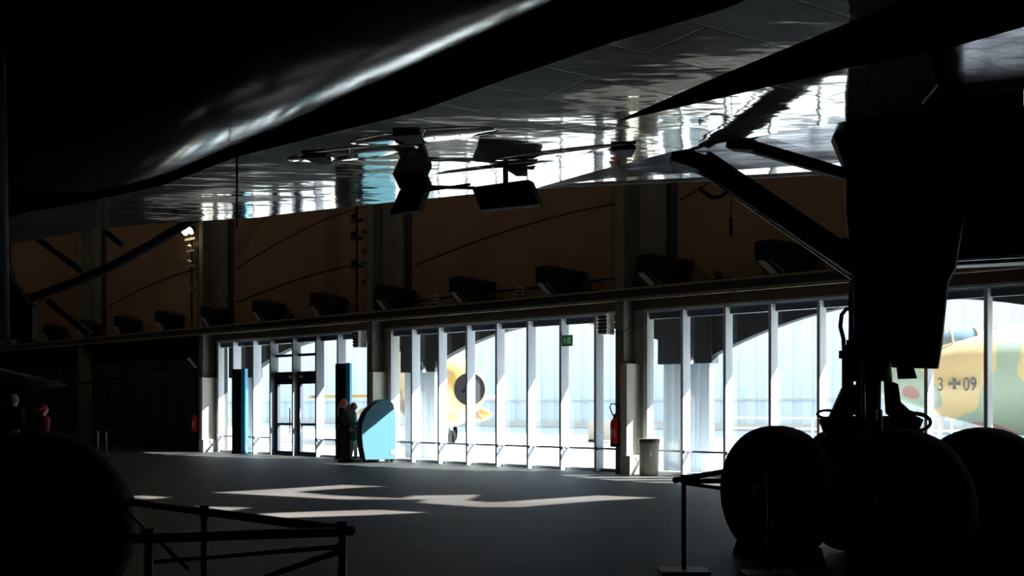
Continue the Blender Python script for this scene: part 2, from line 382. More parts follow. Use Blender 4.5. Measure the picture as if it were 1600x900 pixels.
# ------------------------------------------------------------ the airliner overhead
plane = thing('delta_wing_airliner', 'large dark airliner overhead, its gleaming metal wing underside filling the top', 'aircraft', (3.4, 10.1, 0))
PO = Vector((3.4, 10.1, 0))
def pb(mb, name, m, parent=None, bevel=0, label=None):
    o = mb.build(name, m, parent or plane, None, None, bevel, label)
    if parent is None or parent is plane: o.location = -PO
    return o
far = [(-60,396), (0,385), (150,357), (290,346), (400,340), (470,331), (620,315), (730,304), (840,293)]
edge1 = [(950,262), (1050,237), (1190,212), (1335,187), (1600,140), (1800,105)]
notch = [(1800,-10), (1600,40), (1460,80), (1330,105), (1140,150), (962,190), (1040,155), (1120,120), (1400,5), (1560,-70)]
near = [(1400,-90), (1120,18), (960,65), (800,120), (700,157), (640,178), (500,212), (370,245), (300,272), (250,291), (150,312), (-60,352)]
poly = [at(x, y, 4.0) for x, y in far+edge1+notch+near]
bm_ = MB(); n = len(poly)
bm_.add(poly, [tuple(range(n))])
wing = pb(bm_, 'wing_underside', M_wing)
sd = MB(); hi = [p+Vector((0, 0, .06)) for p in poly]
for i, p in enumerate(poly): hi[i] = p+Vector((0, 0, .12 if i < 9 else .55))
sd.add(poly+hi, [(i, (i+1) % n, n+(i+1) % n, n+i) for i in range(n)]); pb(sd, 'wing_side', M_blk)
out = [at(x, y, 4.0) for x, y in far+edge1+near]
topz = [Vector((p.x, p.y, 4.12 if i < 9 else 4.56)) for i, p in enumerate(out)]
pb(MB().add(topz, [tuple(range(len(topz)))]), 'wing_top', M_blk)
# leading edge strip beyond the gear bay
L1 = [(700,309), (840,293), (950,262), (1050,237), (1190,212), (1335,187), (1600,140)]
SL = [(700,300), (840,287), (950,279), (1050,272), (1190,263), (1335,253), (1600,235)]
LE = [(700,309), (840,295), (950,289), (1050,285), (1190,278), (1335,270), (1600,255)]
g = MB(); A_ = [at(x, y, 4.06) for x, y in L1]; B_ = [at(x, y, 4.30) for x, y in SL]; C_ = [at(x, y+(-6), 4.30) for x, y in LE]; D_ = [at(x, y, 4.33) for x, y in LE]
nn = len(L1)
g.add(A_+B_, [(i, i+1, nn+i+1, nn+i) for i in range(nn-1)])
pb(g, 'slat_panel', M_wing_dim); g = MB()  # dark reflection of the upper wall is put into this colour
for P_, Q_ in ((B_, C_), (C_, D_)):
    g.add(P_+Q_, [(i, i+1, nn+i+1, nn+i) for i in range(nn-1)])
pb(g, 'leading_edge', M_wing)
pb(MB().prism([at(x, y, 3.985) for x, y in ((1452,84), (1600,42), (1800,-5), (1800,103), (1600,139), (1440,165), (1466,135))], (0, 0, .01)), 'dimming_panel', M_wing_dim)  # added plate, its dark colour subdues the bright reflection on the wing here
t_ = [Vector((p.x, p.y, 4.36)) for p in D_]; a2 = [Vector((p.x, p.y, 4.5)) for p in A_]
pb(MB().add(a2+t_, [(i, i+1, nn+i+1, nn+i) for i in range(nn-1)]).tube([p+Vector((0, 0, .01)) for p in D_], .012, 6), 'leading_edge_top', M_bmet)
# fuselage
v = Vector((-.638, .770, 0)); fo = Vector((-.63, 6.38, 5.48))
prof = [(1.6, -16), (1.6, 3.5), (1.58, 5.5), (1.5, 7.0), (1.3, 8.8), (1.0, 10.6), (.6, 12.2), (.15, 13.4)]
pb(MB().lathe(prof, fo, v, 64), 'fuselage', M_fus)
# engine nacelle at the right, beyond the leg
pb(MB().prism([(4.3, 10.6, 3.0), (9.0, 8.4, 3.0), (9.6, 9.4, 3.0), (4.6, 11.3, 3.0)], (0, 0, 1.3)), 'engine_nacelle', M_bmet, bevel=.08)
pb(MB().tube([(4.5, 10.58, 2.97), (9.1, 8.38, 2.97)], .02), 'nacelle_rim', M_chr)
# shallow bulges and slots under the wing
for (x, y, rx, ry, a) in ((660,213,.75,.24,-.35), (548,240,.75,.24,-.4), (880,238,.75,.14,-.45), (770,262,.7,.12,-.45)):
    p = at(x, y, 4.0); mb = MB().ell((0, 0, 0), rx, ry, .014, 28, 10)
    o = pb(mb, 'fairing', M_wing); o.location = p-PO; o.rotation_euler = (0, 0, a)
for (x, y, w_, h_) in ((635,210,.26,.03), (492,244,.26,.03), (808,264,.22,.03), (973,232,.24,.03)):
    p = at(x, y, 3.99); o = pb(MB().prism([(-w_/2, -.05, 0), (w_/2, -.1, 0), (w_/2, .22, 0), (-w_/2+.1, .22, 0)], (0, 0, -h_)), 'air_scoop', M_blk, bevel=.01)
    o.location = p-PO
pb(MB().cyl(at(370,250,4.0), at(370,250,4.0)+Vector((0, 0, -.70)), .012, .008), 'probe', M_blk)
# folded black flaps hanging below the wing
d0 = 11.0
pb(MB().prism([atd(608,262,d0), atd(652,252,d0), atd(668,286,d0), atd(624,296,d0)], (.05, .09, 0)), 'hanging_flap', M_blk, bevel=.01)
pb(MB().prism([atd(624,296,d0), atd(668,286,d0), atd(653,328,d0), atd(608,335,d0)], (.05, .09, 0)), 'hanging_flap', M_blk, bevel=.01)
pb(MB().prism([atd(736,292,d0), atd(826,280,d0), atd(841,319,d0), atd(750,328,d0)], (.06, .12, 0)), 'hanging_flap', M_blk, bevel=.01)
pb(MB().bar(atd(664,292,d0), atd(742,294,d0), .05, .03).cyl(atd(650,300,d0), atd(735,288,d0), .015), 'hinge_rod', M_bmet)
pb(MB().cyl(atd(640,256,d0), at(640,232,4.0), .03), 'hanger', M_bmet)
pb(MB().cyl(atd(790,286,d0), at(790,255,4.0), .03), 'hanger', M_bmet)

# main landing gear
gear_o = Vector((3.47, 10.1, 0)); bdir = Vector((.457, -.89, 0)).normalized(); adir = Vector((.87, .49, 0)).normalized()
leg = MB()
top = Vector((3.62, 10.1, 4.1))
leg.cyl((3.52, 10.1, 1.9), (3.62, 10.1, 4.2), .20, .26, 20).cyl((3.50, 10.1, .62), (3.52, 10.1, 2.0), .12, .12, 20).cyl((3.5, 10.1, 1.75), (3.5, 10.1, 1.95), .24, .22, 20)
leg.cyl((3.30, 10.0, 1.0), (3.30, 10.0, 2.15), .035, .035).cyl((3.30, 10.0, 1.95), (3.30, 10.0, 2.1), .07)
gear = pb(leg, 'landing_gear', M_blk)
def gsub(mb, name, m, bevel=0, label=None):
    o = mb.build(name, m, gear, None, None, bevel, label); return o
# bay side walls and upper mass round the leg
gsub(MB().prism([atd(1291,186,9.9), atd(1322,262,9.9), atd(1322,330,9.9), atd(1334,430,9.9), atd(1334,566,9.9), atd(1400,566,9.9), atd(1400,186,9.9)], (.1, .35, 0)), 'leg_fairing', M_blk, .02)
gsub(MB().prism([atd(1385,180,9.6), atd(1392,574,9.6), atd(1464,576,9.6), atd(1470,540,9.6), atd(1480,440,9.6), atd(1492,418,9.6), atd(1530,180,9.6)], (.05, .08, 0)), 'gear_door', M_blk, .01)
gsub(MB().prism([atd(1400,560,9.8), atd(1404,592,9.8), atd(1433,591,9.8), atd(1428,574,9.8)], (.03, .1, 0)), 'door_tab', M_blk)
# braces
ba, bb = Vector((1.92, 10.35, 3.98)), Vector((3.42, 10.1, 2.88))
gsub(MB().bar(ba, bb, .20, .22).bar(Vector((1.62, 10.4, 4.06)), Vector((2.15, 10.35, 3.86)), .26, .16), 'drag_brace', M_blk, .03)
gsub(MB().cyl(ba+Vector((-.05, -.09, -.13)), bb+Vector((-.1, -.09, -.13)), .010), 'brace_pipe', M_chr)
gsub(MB().bar(at(1150,222,4.04), atd(1326,274,10.1), .10, .11).bar(at(1140,224,4.06), at(1180,228,4.0), .2, .12), 'upper_brace', M_blk, .02)
# ribbon strap
gsub(MB().tube([atd(1092,296,10.2), atd(1103,302,10.2), atd(1112,309,10.2), atd(1126,308,10.2), atd(1137,300,10.2)], .02, 6), 'strap', M_blk)
gsub(MB().bar(atd(1143,305,10.2), atd(1142,345,10.2), .012, .006).bar(atd(1142,340,10.2), atd(1142,369,10.2), .03, .01), 'ribbon', M_blk)
gsub(MB().cyl(atd(1316,378,10), atd(1336,380,10), .045).tube([atd(1332,383,10), atd(1330,395,10), atd(1320,402,10)], .012), 'actuator', M_blk)
# hoses
gsub(MB().tube([atd(1331,482,9.9), atd(1322,483,9.9), atd(1315,492,9.9), atd(1313,510,9.9), atd(1318,530,9.9), atd(1319,556,9.9)], .02).cyl(atd(1319,548,9.9), atd(1319,560,9.9), .05).cyl(atd(1319,556,9.9), atd(1319,682,9.9), .022), 'hydraulic_hose', M_blk)
gsub(MB().tube([atd(1328,455,9.9), atd(1327,480,9.9), atd(1329,505,9.9), atd(1334,520,9.9)], .012), 'thin_hose', M_blk)
gsub(MB().cyl(atd(1349,565,9.8), atd(1349,690,9.8), .018), 'polished_rod', M_chr)
gsub(MB().cyl(atd(1374,640,9.85), atd(1374,690,9.85), .028), 'polished_rod', M_chr)
# torque links
gsub(MB().prism([atd(1318,606,9.8), atd(1340,600,9.8), atd(1342,650,9.8), atd(1326,642,9.8), atd(1315,656,9.8), atd(1318,668,9.8), atd(1330,672,9.8), atd(1330,684,9.8), atd(1292,684,9.8), atd(1281,655,9.8), atd(1298,651,9.8)], (.02, .14, 0)), 'torque_link', M_blk, .01)
gsub(MB().prism([atd(1385,592,9.8), atd(1404,600,9.8), atd(1408,628,9.8), atd(1432,650,9.8), atd(1444,655,9.8), atd(1436,674,9.8), atd(1400,676,9.8), atd(1406,660,9.8), atd(1388,646,9.8)], (.02, .14, 0)), 'torque_link', M_blk, .01)
ring = [atd(1292+15*math.cos(a), 647-6*math.sin(a), 9.8) for a in [i*2*PI/14 for i in range(15)]]
gsub(MB().tube(ring[:14], .014, 6), 'hose_loop', M_blk)
ring = [atd(1428+26*math.cos(a), 660-14*math.sin(a), 9.75) for a in [(-120+i*20)*PI/180 for i in range(12)]]
gsub(MB().tube(ring, .02, 6), 'hose_loop', M_blk)
ring = [atd(1422+8*math.cos(a), 652-9*math.sin(a), 9.75) for a in [(-30+i*25)*PI/180 for i in range(9)]]
gsub(MB().tube(ring, .012, 6), 'hose_loop', M_blk)
# wheels
def tyre_mesh(R, wd, o, ax):
    t = MB(); pr = []
    for i in range(13):
        a = PI*i/12; pr.append((R-.12+.12*math.sin(a)**.6 if 0 < i < 12 else R-.12, -wd/2*math.cos(a)))
    pr = [(.26, -wd/2+.04), (.30, -wd/2)]+pr+[(.30, wd/2), (.26, wd/2-.04)]
    return t.lathe(pr, o, ax, 48)
def hub_mesh(wd, o, ax):
    t = MB(); pr = [(.02, -wd/2-.03), (.08, -wd/2-.03), (.09, -wd/2+.03), (.2, -wd/2+.05), (.27, -wd/2+.01), (.29, -wd/2+.04), (.29, wd/2-.04), (.27, wd/2-.01), (.09, wd/2-.03), (.08, wd/2+.03), (.02, wd/2+.03)]
    return t.lathe(pr, o, ax, 28)
WH4 = [(x*.955, y*.955) for x, y in ((2.70, 10.45), (3.42, 9.03), (3.66, 11.05), (4.42, 9.60))]
for (x, y) in WH4:
    o = gsub(tyre_mesh(.655, .42, (0, 0, 0), adir), 'tyre', M_rub); o.location = (x, y, .66)
    o = gsub(hub_mesh(.42, (0, 0, 0), adir), 'wheel_hub', M_bmet); o.location = (x, y, .66)
cx = Vector((3.5, 10.05, .66))
gsub(MB().bar(cx-bdir*.85, cx+bdir*.85, .2, .24).cyl((2.5, 10.36, .66), (3.9, 11.16, .66), .07).cyl((3.2, 8.93, .66), (4.6, 9.68, .66), .07), 'bogie_beam', M_bmet, .03)
gsub(MB().bar(cx+Vector((-.3, -.1, .62)), cx+Vector((.5, .3, .62)), .3, .25), 'brake_link', M_blk, .03)
for i, (x, y) in enumerate(WH4):
    if i in (2,): continue
    ch = MB().prism([(-.5, -.16, 0), (.5, -.16, 0), (.42, -.16, .17), (-.42, -.16, .17)], (0, .34, 0))
    o = ch.build('wheel_chock', M_blk, None, (x, y-.02, 0), math.atan2(bdir.y, bdir.x), .02)
    tag(o, ['black chock block under the nearer left tyre of the right-hand landing gear', 'black chock block under the middle front tyre of the right-hand landing gear', '', 'black chock block under the rightmost tyre of the landing gear'][i], 'wheel chock', 'black chocks under the wheels')

# left landing gear, mostly in the dark
lg = MB(); LX, LY = -3.30, 7.15
lg.cyl((-4.0, 7.75, .65), (-4.0, 7.75, 3.2), .10, .12, 16).cyl((-4.02, 7.75, 2.0), (-4.1, 7.75, 4.5), .2, .24, 16)
lgear = pb(lg, 'landing_gear', M_blk)
fx = Vector((.12, -.99, 0)).normalized()
for q in (0, .75):
    c = Vector((LX, LY, .66))-fx*q+Vector((-.38, 0, 0))*q
    o = tyre_mesh(.655, .40, (0, 0, 0), fx).build('tyre', M_rub, lgear); o.location = c
    o = hub_mesh(.40, (0, 0, 0), fx).build('wheel_hub', M_bmet, lgear); o.location = c
MB().cyl((LX, LY, .66), (LX-.2, LY+1.0, .66), .08).bar((LX-.05, LY+.4, .66), (-4.6, LY+.55, .66), .2, .2).build('bogie_beam', M_blk, lgear)
MB().prism([atd(-40,370,8.2), atd(2,385,8.2), atd(18,440,8.2), atd(50,480,8.2), atd(50,530,8.2), atd(-40,530,8.2)], (0, .1, 0)).build('gear_door', M_blk, lgear)

# ------------------------------------------------------------ barriers round the gears
def barrier(label, root, post_h, rails, posts, plates):
    t = thing('barrier_stand', label, 'barrier', root)
    R = Vector(root)
    for p in posts:
        q = Vector(p)-R; q.z = 0
        MB().cyl(q, q+Vector((0, 0, post_h)), .022, n=10).cyl(q+Vector((0, 0, post_h-.03)), q+Vector((0, 0, post_h+.05)), .03, n=10).build('post', M_bmet, t)
        if plates: MB().box(q.x-.22, q.x+.22, q.y-.16, q.y+.16, 0, .02).build('base_plate', M_grey, t, bevel=.004)
    for a, b, r in rails:
        MB().cyl(Vector(a)-R, Vector(b)-R, r, n=10).build('rail', M_bmet, t)
    return t
P0 = (1.56, 9.3, 0)
barrier('dark barrier stand with flat base plate left of the four-wheeled landing gear', P0, .83,
        [((1.48, 9.3, .83), (2.55, 10.9, .86), .028), ((1.58, 9.3, .80), (2.15, 9.7, .70), .018), ((1.58, 9.3, .82), (2.6, 9.75, .80), .022), ((2.6, 9.75, .8), (6.2, 7.9, .80), .010)],
        [P0, (2.3, 9.15, 0)], True)
Q0 = (-.92, 5.55, 0)
barrier('dark barrier of thin rails meeting at a post, beside the big tyre in the foreground', Q0, .83,
        [((-.86, 5.50, .83), (-2.85, 7.35, .83), .026), ((-.9, 5.55, .82), (-2.6, 5.0, .83), .026), ((-.92, 5.55, .74), (-2.3, 6.6, .50), .014), ((-.92, 5.55, .72), (-2.2, 5.2, .30), .016), ((-2.6, 6.9, .8), (-1.9, 6.0, .55), .012)],
        [Q0, (-1.93, 6.42, 0), (-1.86, 5.24, 0)], False)

# ------------------------------------------------------------ floodlights on the ledge
LEDZ = 4.08
def make_flood():
    t = thing('floodlight', '', 'floodlight')
    pts = [(-.60, .74), (-.23, .76), (.66, .54), (.62, .34), (.23, .03), (-.23, .03), (-.58, .34)]
    body = MB().prism([(x, -.24, z) for x, z in pts], (0, .42, 0)); body.build('housing', M_bmet, t, bevel=.02)
    MB().prism([(-.52, -.262, .34), (-.36, -.262, .34), (-.06, -.262, .06), (-.22, -.262, .05)], (0, .02, 0)).build('reflector', M_refl, t)
    MB().prism([(-.26, -.262, .34), (-.22, -.262, .34), (.10, -.262, .06), (.05, -.262, .06)], (0, .02, 0)).build('lamp_rim', M_trans, t)
    MB().box(-.30, .30, -.20, .12, 0, .03).bar((.28, -.05, .03), (.5, -.05, .5), .05, .03).build('bracket', M_blk, t)
    return t
FL = make_flood(); FL['group'] = 'floodlights along the ledge'
desc = ['floodlight on the ledge just left of the diagonal brace of the landing gear', 'floodlight on the ledge in front of the grey pilaster above the right fire extinguisher',
        'large floodlight on the ledge nearest left of the column with the fire extinguisher', 'floodlight on the ledge above the middle of the central window bay',
        'floodlight on the ledge above the left end of the central window bay', 'floodlight on the ledge above the right part of the entrance bay',
        'floodlight on the ledge above the entrance doors\' left side', 'dim floodlight on the ledge above the left end of the entrance bay',
        'dim floodlight on the ledge first to the left of the small lit lamps', 'dim floodlight on the ledge second to the left of the small lit lamps',
        'dim floodlight on the ledge third to the left of the small lit lamps', 'dim floodlight on the ledge second from the left frame edge', 'dim floodlight on the ledge nearest the left frame edge']
for k in range(13):
    s = 7.47-2.87*k
    o = FL if k == 0 else copy_tree(FL)
    o.location = wp(s, -.24, LEDZ); o.rotation_euler = (0, 0, TH); o['label'] = 'black '+desc[k]
# small gear on the ledge
def gadget(s, lab, kind):
    t = thing('junction_box' if kind else 'small_spotlight', lab, 'box' if kind else 'spotlight', wp(s, -.28, LEDZ), TH, 'small fittings on the ledge')
    if kind:
        MB().box(-.13, .13, -.08, .1, .02, .34).build('housing', M_grey, t, bevel=.01); MB().box(-.16, .16, -.1, .1, 0, .03).build('base', M_white, t)
        MB().box(-.1, .1, -.09, -.08, .08, .12).box(-.1, .1, -.09, -.08, .17, .2).box(-.1, .1, -.09, -.08, .25, .28).build('louvre', M_blk, t)
    else:
        MB().box(-.2, .25, -.05, .12, 0, .10).build('base', M_bmet, t, bevel=.01)
        MB().cyl((0, -.02, .14), (0, -.14, .17), .07, .08).cyl((0, 0, .08), (0, 0, .15), .02).build('lamp_head', M_bmet, t)
        MB().cyl((-.02, -.13, .17), (-.02, -.15, .17), .045).build('lens', M_chr, t)
gadget(-2.42, 'small grey louvred box on the ledge left of the central floodlight', 1)
gadget(.55, 'small grey louvred box on the ledge between the two central floodlights', 1)
gadget(-.35, 'small spotlight with bright glints just right of the central floodlight', 0)
gadget(2.55, 'small upright spotlight on the ledge right of the largest floodlight', 0)
gadget(-8.55, 'small bright-lensed spotlight on the ledge above the entrance doors', 0)
gadget(6.0, 'small flat fitting on the ledge right of the pilaster', 0)
tag(wbuild(MB().tube([(-3.5, -.02, 4.35), (-1, -.02, 4.42), (1, -.02, 4.40), (3.3, -.02, 4.45)], .012, 6), 'cable', M_bmet), 'thin dark cable strung behind the central floodlights', 'cable')

# pipes with fittings on the upper wall, the left one carries two lit lamps
def rig(s, lab, lit):
    t = thing('lamp_pole', lab, 'lamp', wp(s, -.38, LEDZ), TH)
    MB().cyl((0, 0, 0), (0, 0, 3.3), .03).build('pole', M_bmet, t)
    MB().box(-.2, .25, -.08, .08, 0, .06).build('base', M_grey, t)
    for z in (1.3, 2.1, 2.6):
        MB().box(-.22, .22, -.05, .05, z, z+.06).cyl((.05, -.08, z+.15), (.05, -.2, z+.12), .09, .07).build('bracket', M_grey if lit else M_bmet, t)
    if lit:
        MB().box(-.32, .32, -.08, .08, 2.98, 3.06).build('crossbar', M_grey, t)
        for x in (-.17, .17):
            h = MB().cyl((x, -.02, 3.38), (x, -.16, 3.28), .09, .15).build('lamp_head', M_bmet, t)
            MB().cyl((x, -.165, 3.277), (x, -.18, 3.267), .13).build('lamp_lens', M_lamp, h)
rig(-13.9, 'tall pole against the left wall carrying two small lit warm lamps', True)
rig(-5.45, 'thin unlit pole with dark fittings above the column right of the entrance', False)

# speakers on brackets beside the columns
def speaker(s, z, lab):
    t = thing('wall_speaker', lab, 'loudspeaker', wp(s, -.52, z), TH, 'white louvred wall boxes')
    MB().box(-.22, .0, -.2, .12, -.05, .42).build('cabinet', M_white, t, bevel=.02)
    g_ = MB()
    for i in range(5): g_.box(-.23, .01, -.212, -.2, .0+i*.08, .04+i*.08)
    g_.build('grille', M_bmet, t)
    MB().bar((-.1, .1, .1), (-.02, .45, .15), .04, .04).build('bracket', M_bmet, t)
    MB().tube([(.0, 0, .05), (.2, .05, -.05), (.4, .1, .1), (.42, .15, .3)], .01, 6).build('cable', M_bmet, t)
speaker(3.40, 3.15, 'white louvred box on the column with the right fire extinguisher')
speaker(-5.0, 3.18, 'white louvred box on the column beside the turquoise machine')
tag(wbuild(MB().bar((-13.75, -.6, 3.1), (-13.45, -.5, 2.8), .08, .05), 'tube_light', M_white), 'small tilted unlit white tube light at top left of the entrance bay', 'light')

# fire extinguishers
def extinguisher(s, lab):
    t = thing('fire_extinguisher', lab, 'fire extinguisher', wp(s, -.55, .0), TH)
    MB().lathe([(.03, .62), (.09, .63), (.10, .68), (.10, 1.10), (.085, 1.18), (.04, 1.22), (.03, 1.26)], n=20).build('cylinder', M_red, t)
    MB().lathe([(.02, .60), (.095, .60), (.103, .63), (.103, .67), (.02, .67)], n=20).build('base_ring', M_bmet, t)
    MB().cyl((0, 0, 1.25), (0, 0, 1.31), .03).bar((-.02, 0, 1.31), (.12, 0, 1.36), .03, .02).build('valve', M_bmet, t)
    MB().tube([(-.02, 0, 1.28), (-.07, 0, 1.36), (-.13, 0, 1.48), (-.08, 0, 1.56), (.02, 0, 1.55), (.08, .05, 1.46)], .014, 8).build('hose', M_bmet, t)
    MB().prism([(-.02, -.104, .82), (.07, -.08, .82), (.07, -.08, 1.0), (-.02, -.104, 1.0)], (0, -.002, 0)).build('label_sticker', M_white, t)
    MB().box(-.03, .03, .08, .15, .7, 1.2).build('wall_bracket', M_bmet, t)
extinguisher(3.50, 'red fire extinguisher on the column left of the waste bin')
extinguisher(-13.42, 'red fire extinguisher on the column left of the entrance')
tag(wbuild(MB().box(3.53, 3.60, -.47, -.455, 1.95, 2.15), 'notice', M_red), 'tiny red notice above the right fire extinguisher', 'sign')

# exit sign hung behind the glass
t = thing('exit_sign', 'green running man exit sign hanging at the window', 'sign', wp(1.85, -.16, 2.92), TH)
MB().box(-.13, .17, -.02, .02, 0, .26).build('panel', M_green, t)
M_pict = mat('pictogram pale', (.5, .7, .5), .5, emit=(.5, .8, .5), es=.015)
MB().box(.03, .13, -.026, -.02, .05, .21).cyl((-.05, -.022, .20), (-.05, -.027, .20), .02, n=10).prism([(-.09, -.026, .17), (-.03, -.026, .18), (0, -.026, .12), (-.03, -.026, .05), (-.05, -.026, .1), (-.1, -.026, .06), (-.06, -.026, .12)], (0, .004, 0)).build('pictogram', M_pict, t)

# waste bin
p = wp(4.38, -.50, 0)
t = thing('waste_bin', 'cream waste bin with dark liner rim beside the column', 'bin', p, .2)
MB().lathe([(.02, 0), (.19, 0), (.20, .02), (.225, .72), (.21, .74), (.02, .70)], n=28).build('body', M_cream, t)
MB().lathe([(.20, .70), (.235, .71), (.24, .78), (.215, .80), (.19, .78), (.16, .72)], n=28).build('liner', mat('dark bag', (.08, .07, .06), .4, bump=.8, bscale=12), t)
# totems
def totem(s, p_, h, w_, lab):
    t = thing('display_totem', lab, 'display panel', wp(s, -p_, 0), TH+math.radians(38), 'black and blue display totems')
    MB().box(-w_/2, w_/2, -.14, .16, .02, h).build('panel', M_blk, t, bevel=.004)
    MB().box(w_/2, w_/2+.12, -.14, .16, .02, h+.02).build('side_panel', M_blue, t)
    MB().box(-w_/2-.02, w_/2+.14, -.18, .2, 0, .02).build('base', M_blk, t)
totem(-11.20, .40, 2.68, .30, 'tall black display panel with bright blue edge left of the entrance doors')
totem(-6.15, .35, 2.72, .30, 'tall black display panel with blue edge behind the two visitors')

# turquoise machine the visitors look at
kp = Vector(((592-800)/57.2, F/57.2, 0)); kp.y = 27.6
th = math.atan2(-.32, -.947)+PI                 # local +x runs to the right along the lit side panel
t = thing('vending_machine', 'turquoise arch-shaped coin machine on castors by the column', 'machine', kp, math.radians(20))
side = [(-.40, .08), (.42, .08), (.44, 1.0), (.42, 1.35), (.36, 1.58), (.22, 1.70), (.02, 1.67), (-.18, 1.54), (-.36, 1.34), (-.47, 1.08), (-.50, .82), (-.47, .45)]
def sidep(y): return [(x, y, z) for x, z in side]
MB().prism(sidep(-.36), (0, .04, 0)).build('side_panel', M_cyan, t, bevel=.012)
MB().prism(sidep(.32), (0, .04, 0)).build('side_panel', M_cyan, t, bevel=.012)
MB().prism([(x*.86+.02, -.32, z*.97) for x, z in side], (0, .64, 0)).build('cabinet', M_blk, t)
for (x, y) in ((-.3, -.25), (.34, -.25), (-.3, .25), (.34, .25)):
    MB().cyl((x, y-.02, .04), (x, y+.02, .04), .04).bar((x, y, .04), (x, y, .1), .03, .03).build('castor', M_bmet, t)
MB().box(.28, .38, -.364, -.36, .22, .34).build('sticker', M_white, t)
MB().box(-.45, -.36, -.15, .2, .95, 1.2).build('screen', M_bmet, t)

# ------------------------------------------------------------ people
def skin(pts, edges, rad, sub=2):
    me = bpy.data.meshes.new('s'); me.from_pydata(pts, edges, []); o = bpy.data.objects.new('s', me); COL.objects.link(o)
    md = o.modifiers.new('skin', 'SKIN'); md.use_smooth_shade = True
    lay = me.skin_vertices[0].data
    for i, r in enumerate(rad): lay[i].radius = (r, r) if not isinstance(r, tuple) else r
    lay[0].use_root = True
    sb = o.modifiers.new('sub', 'SUBSURF'); sb.levels = sub; sb.render_levels = sub
    dg = bpy.context.evaluated_depsgraph_get(); m2 = bpy.data.meshes.new_from_object(o.evaluated_get(dg)); bpy.data.objects.remove(o)
    return m2
def add_mesh(me, name, m, parent, label=None):
    me.materials.clear(); me.materials.append(m); me.name = name
    for p_ in me.polygons: p_.use_smooth = True
    o = bpy.data.objects.new(name, me); COL.objects.link(o); o.parent = parent
    if label: o['label'] = label
    return o
M_skin = mat('skin', (.55, .33, .23), .6)
def person(loc, rz, h, hairm, topm, legm, shoem, lab, arms='front', hair_len=.45, skirt=False, legs_bare=False, coat=0.0, hoodm=None):
    k = h/1.70
    t = thing('person', lab, 'person', loc, rz)
    S = lambda *a: tuple(c*k for c in a)
    if arms == 'front': hl, hr, el, er = (.33, .12, 1.02), (.35, -.10, 1.08), (.05, .23, 1.12), (.06, -.23, 1.12)
    elif arms == 'low': hl, hr, el, er = (.22, .10, .92), (.22, -.08, .93), (-.02, .24, 1.12), (-.02, -.24, 1.12)
    else: hl, hr, el, er = (.06, .22, .82), (.05, -.22, .82), (-.02, .23, 1.10), (-.02, -.23, 1.10)
    fl, fr = (.08, .10, .05), (-.06, -.10, .05)
    kl, kr = (.06, .10, .48), (.0, -.10, .48)
    P = [S(0, 0, .93), S(0, 0, 1.10), S(0, 0, 1.30), S(0, 0, 1.41), S(.015, 0, 1.50), S(.03, 0, 1.58), S(.03, 0, 1.655),
         S(0, .17, 1.38), S(*el), S(*hl), S(0, -.17, 1.38), S(*er), S(*hr),
         S(0, .095, .86), S(*kl), S(*fl), S(0, -.095, .86), S(*kr), S(*fr), S(fl[0]+.14, fl[1], .03), S(fr[0]+.14, fr[1], .03)]
    E = [(0,1),(1,2),(2,3),(3,4),(4,5),(5,6),(3,7),(7,8),(8,9),(3,10),(10,11),(11,12),(0,13),(13,14),(14,15),(0,16),(16,17),(17,18),(15,19),(18,20)]
    Rr = [.13,.11,.125,.08,.046,.085,.07,.06,.042,.028,.06,.042,.028,.085,.058,.035,.085,.058,.035,.03,.03]
    nv = len(P)
    for hnd, elb in ((9, 8), (12, 11)):                                # palm, four fingers, thumb
        d = (Vector(P[hnd])-Vector(P[elb])).normalized(); s_ = d.orthogonal().normalized()
        u = Vector((0, 0, 1)).cross(d); u = u.normalized() if u.length > .2 else Vector((0, 1, 0)); w_ = d.cross(u)
        palm = Vector(P[hnd])+d*.06*k; P.append(tuple(palm)); Rr.append(.026); pi = len(P)-1; E.append((hnd, pi))
        for j, (off, ln) in enumerate(((-.028, .065), (-.010, .075), (.010, .07), (.028, .055))):
            a_ = palm+w_*off*k+d*.03*k; b_ = a_+d*ln*k+Vector((0, 0, -.015))
            P += [tuple(a_), tuple(b_)]; Rr += [.0095, .007]; E += [(pi, len(P)-2), (len(P)-2, len(P)-1)]
        b_ = palm-w_*.055*k+d*.01; P.append(tuple(b_)); Rr.append(.009); E.append((hnd, len(P)-1))
    Rr = [r*k for r in Rr]
    add_mesh(skin(P, E, Rr, 1), 'body', M_skin, t)
    # face details
    hd = Vector(S(.045, 0, 1.60))
    MB().ell(hd, .088*k, .072*k, .108*k).ell(hd+Vector((.088*k, 0, -.01*k)), .018*k, .012*k, .022*k, 8, 6).ell(hd+Vector((0, .072*k, 0)), .015*k, .01*k, .028*k, 8, 6).ell(hd+Vector((0, -.072*k, 0)), .015*k, .01*k, .028*k, 8, 6).build('head', M_skin, t)
    MB().ell(hd+Vector((.079*k, .028*k, .01*k)), .008*k, .012*k, .007*k, 8, 6).ell(hd+Vector((.079*k, -.028*k, .01*k)), .008*k, .012*k, .007*k, 8, 6).build('eyes', M_blk, t)
    MB().ell(hd+Vector((.08*k, 0, -.05*k)), .007*k, .022*k, .007*k, 8, 6).build('mouth', mat('lips', (.4, .12, .1), .5), t)
    # top
    tP = [P[i] for i in (0, 1, 2, 3)]+[P[7], P[8], tuple(Vector(P[9])*.86+Vector(P[8])*.14), P[10], P[11], tuple(Vector(P[12])*.86+Vector(P[11])*.14), S(.012, 0, 1.485)]
    tE = [(0,1),(1,2),(2,3),(3,4),(4,5),(5,6),(3,7),(7,8),(8,9),(3,10)]
    tR = [r*k for r in (.145, .135, .155, .135, .098, .062, .046, .098, .062, .046, .085)]
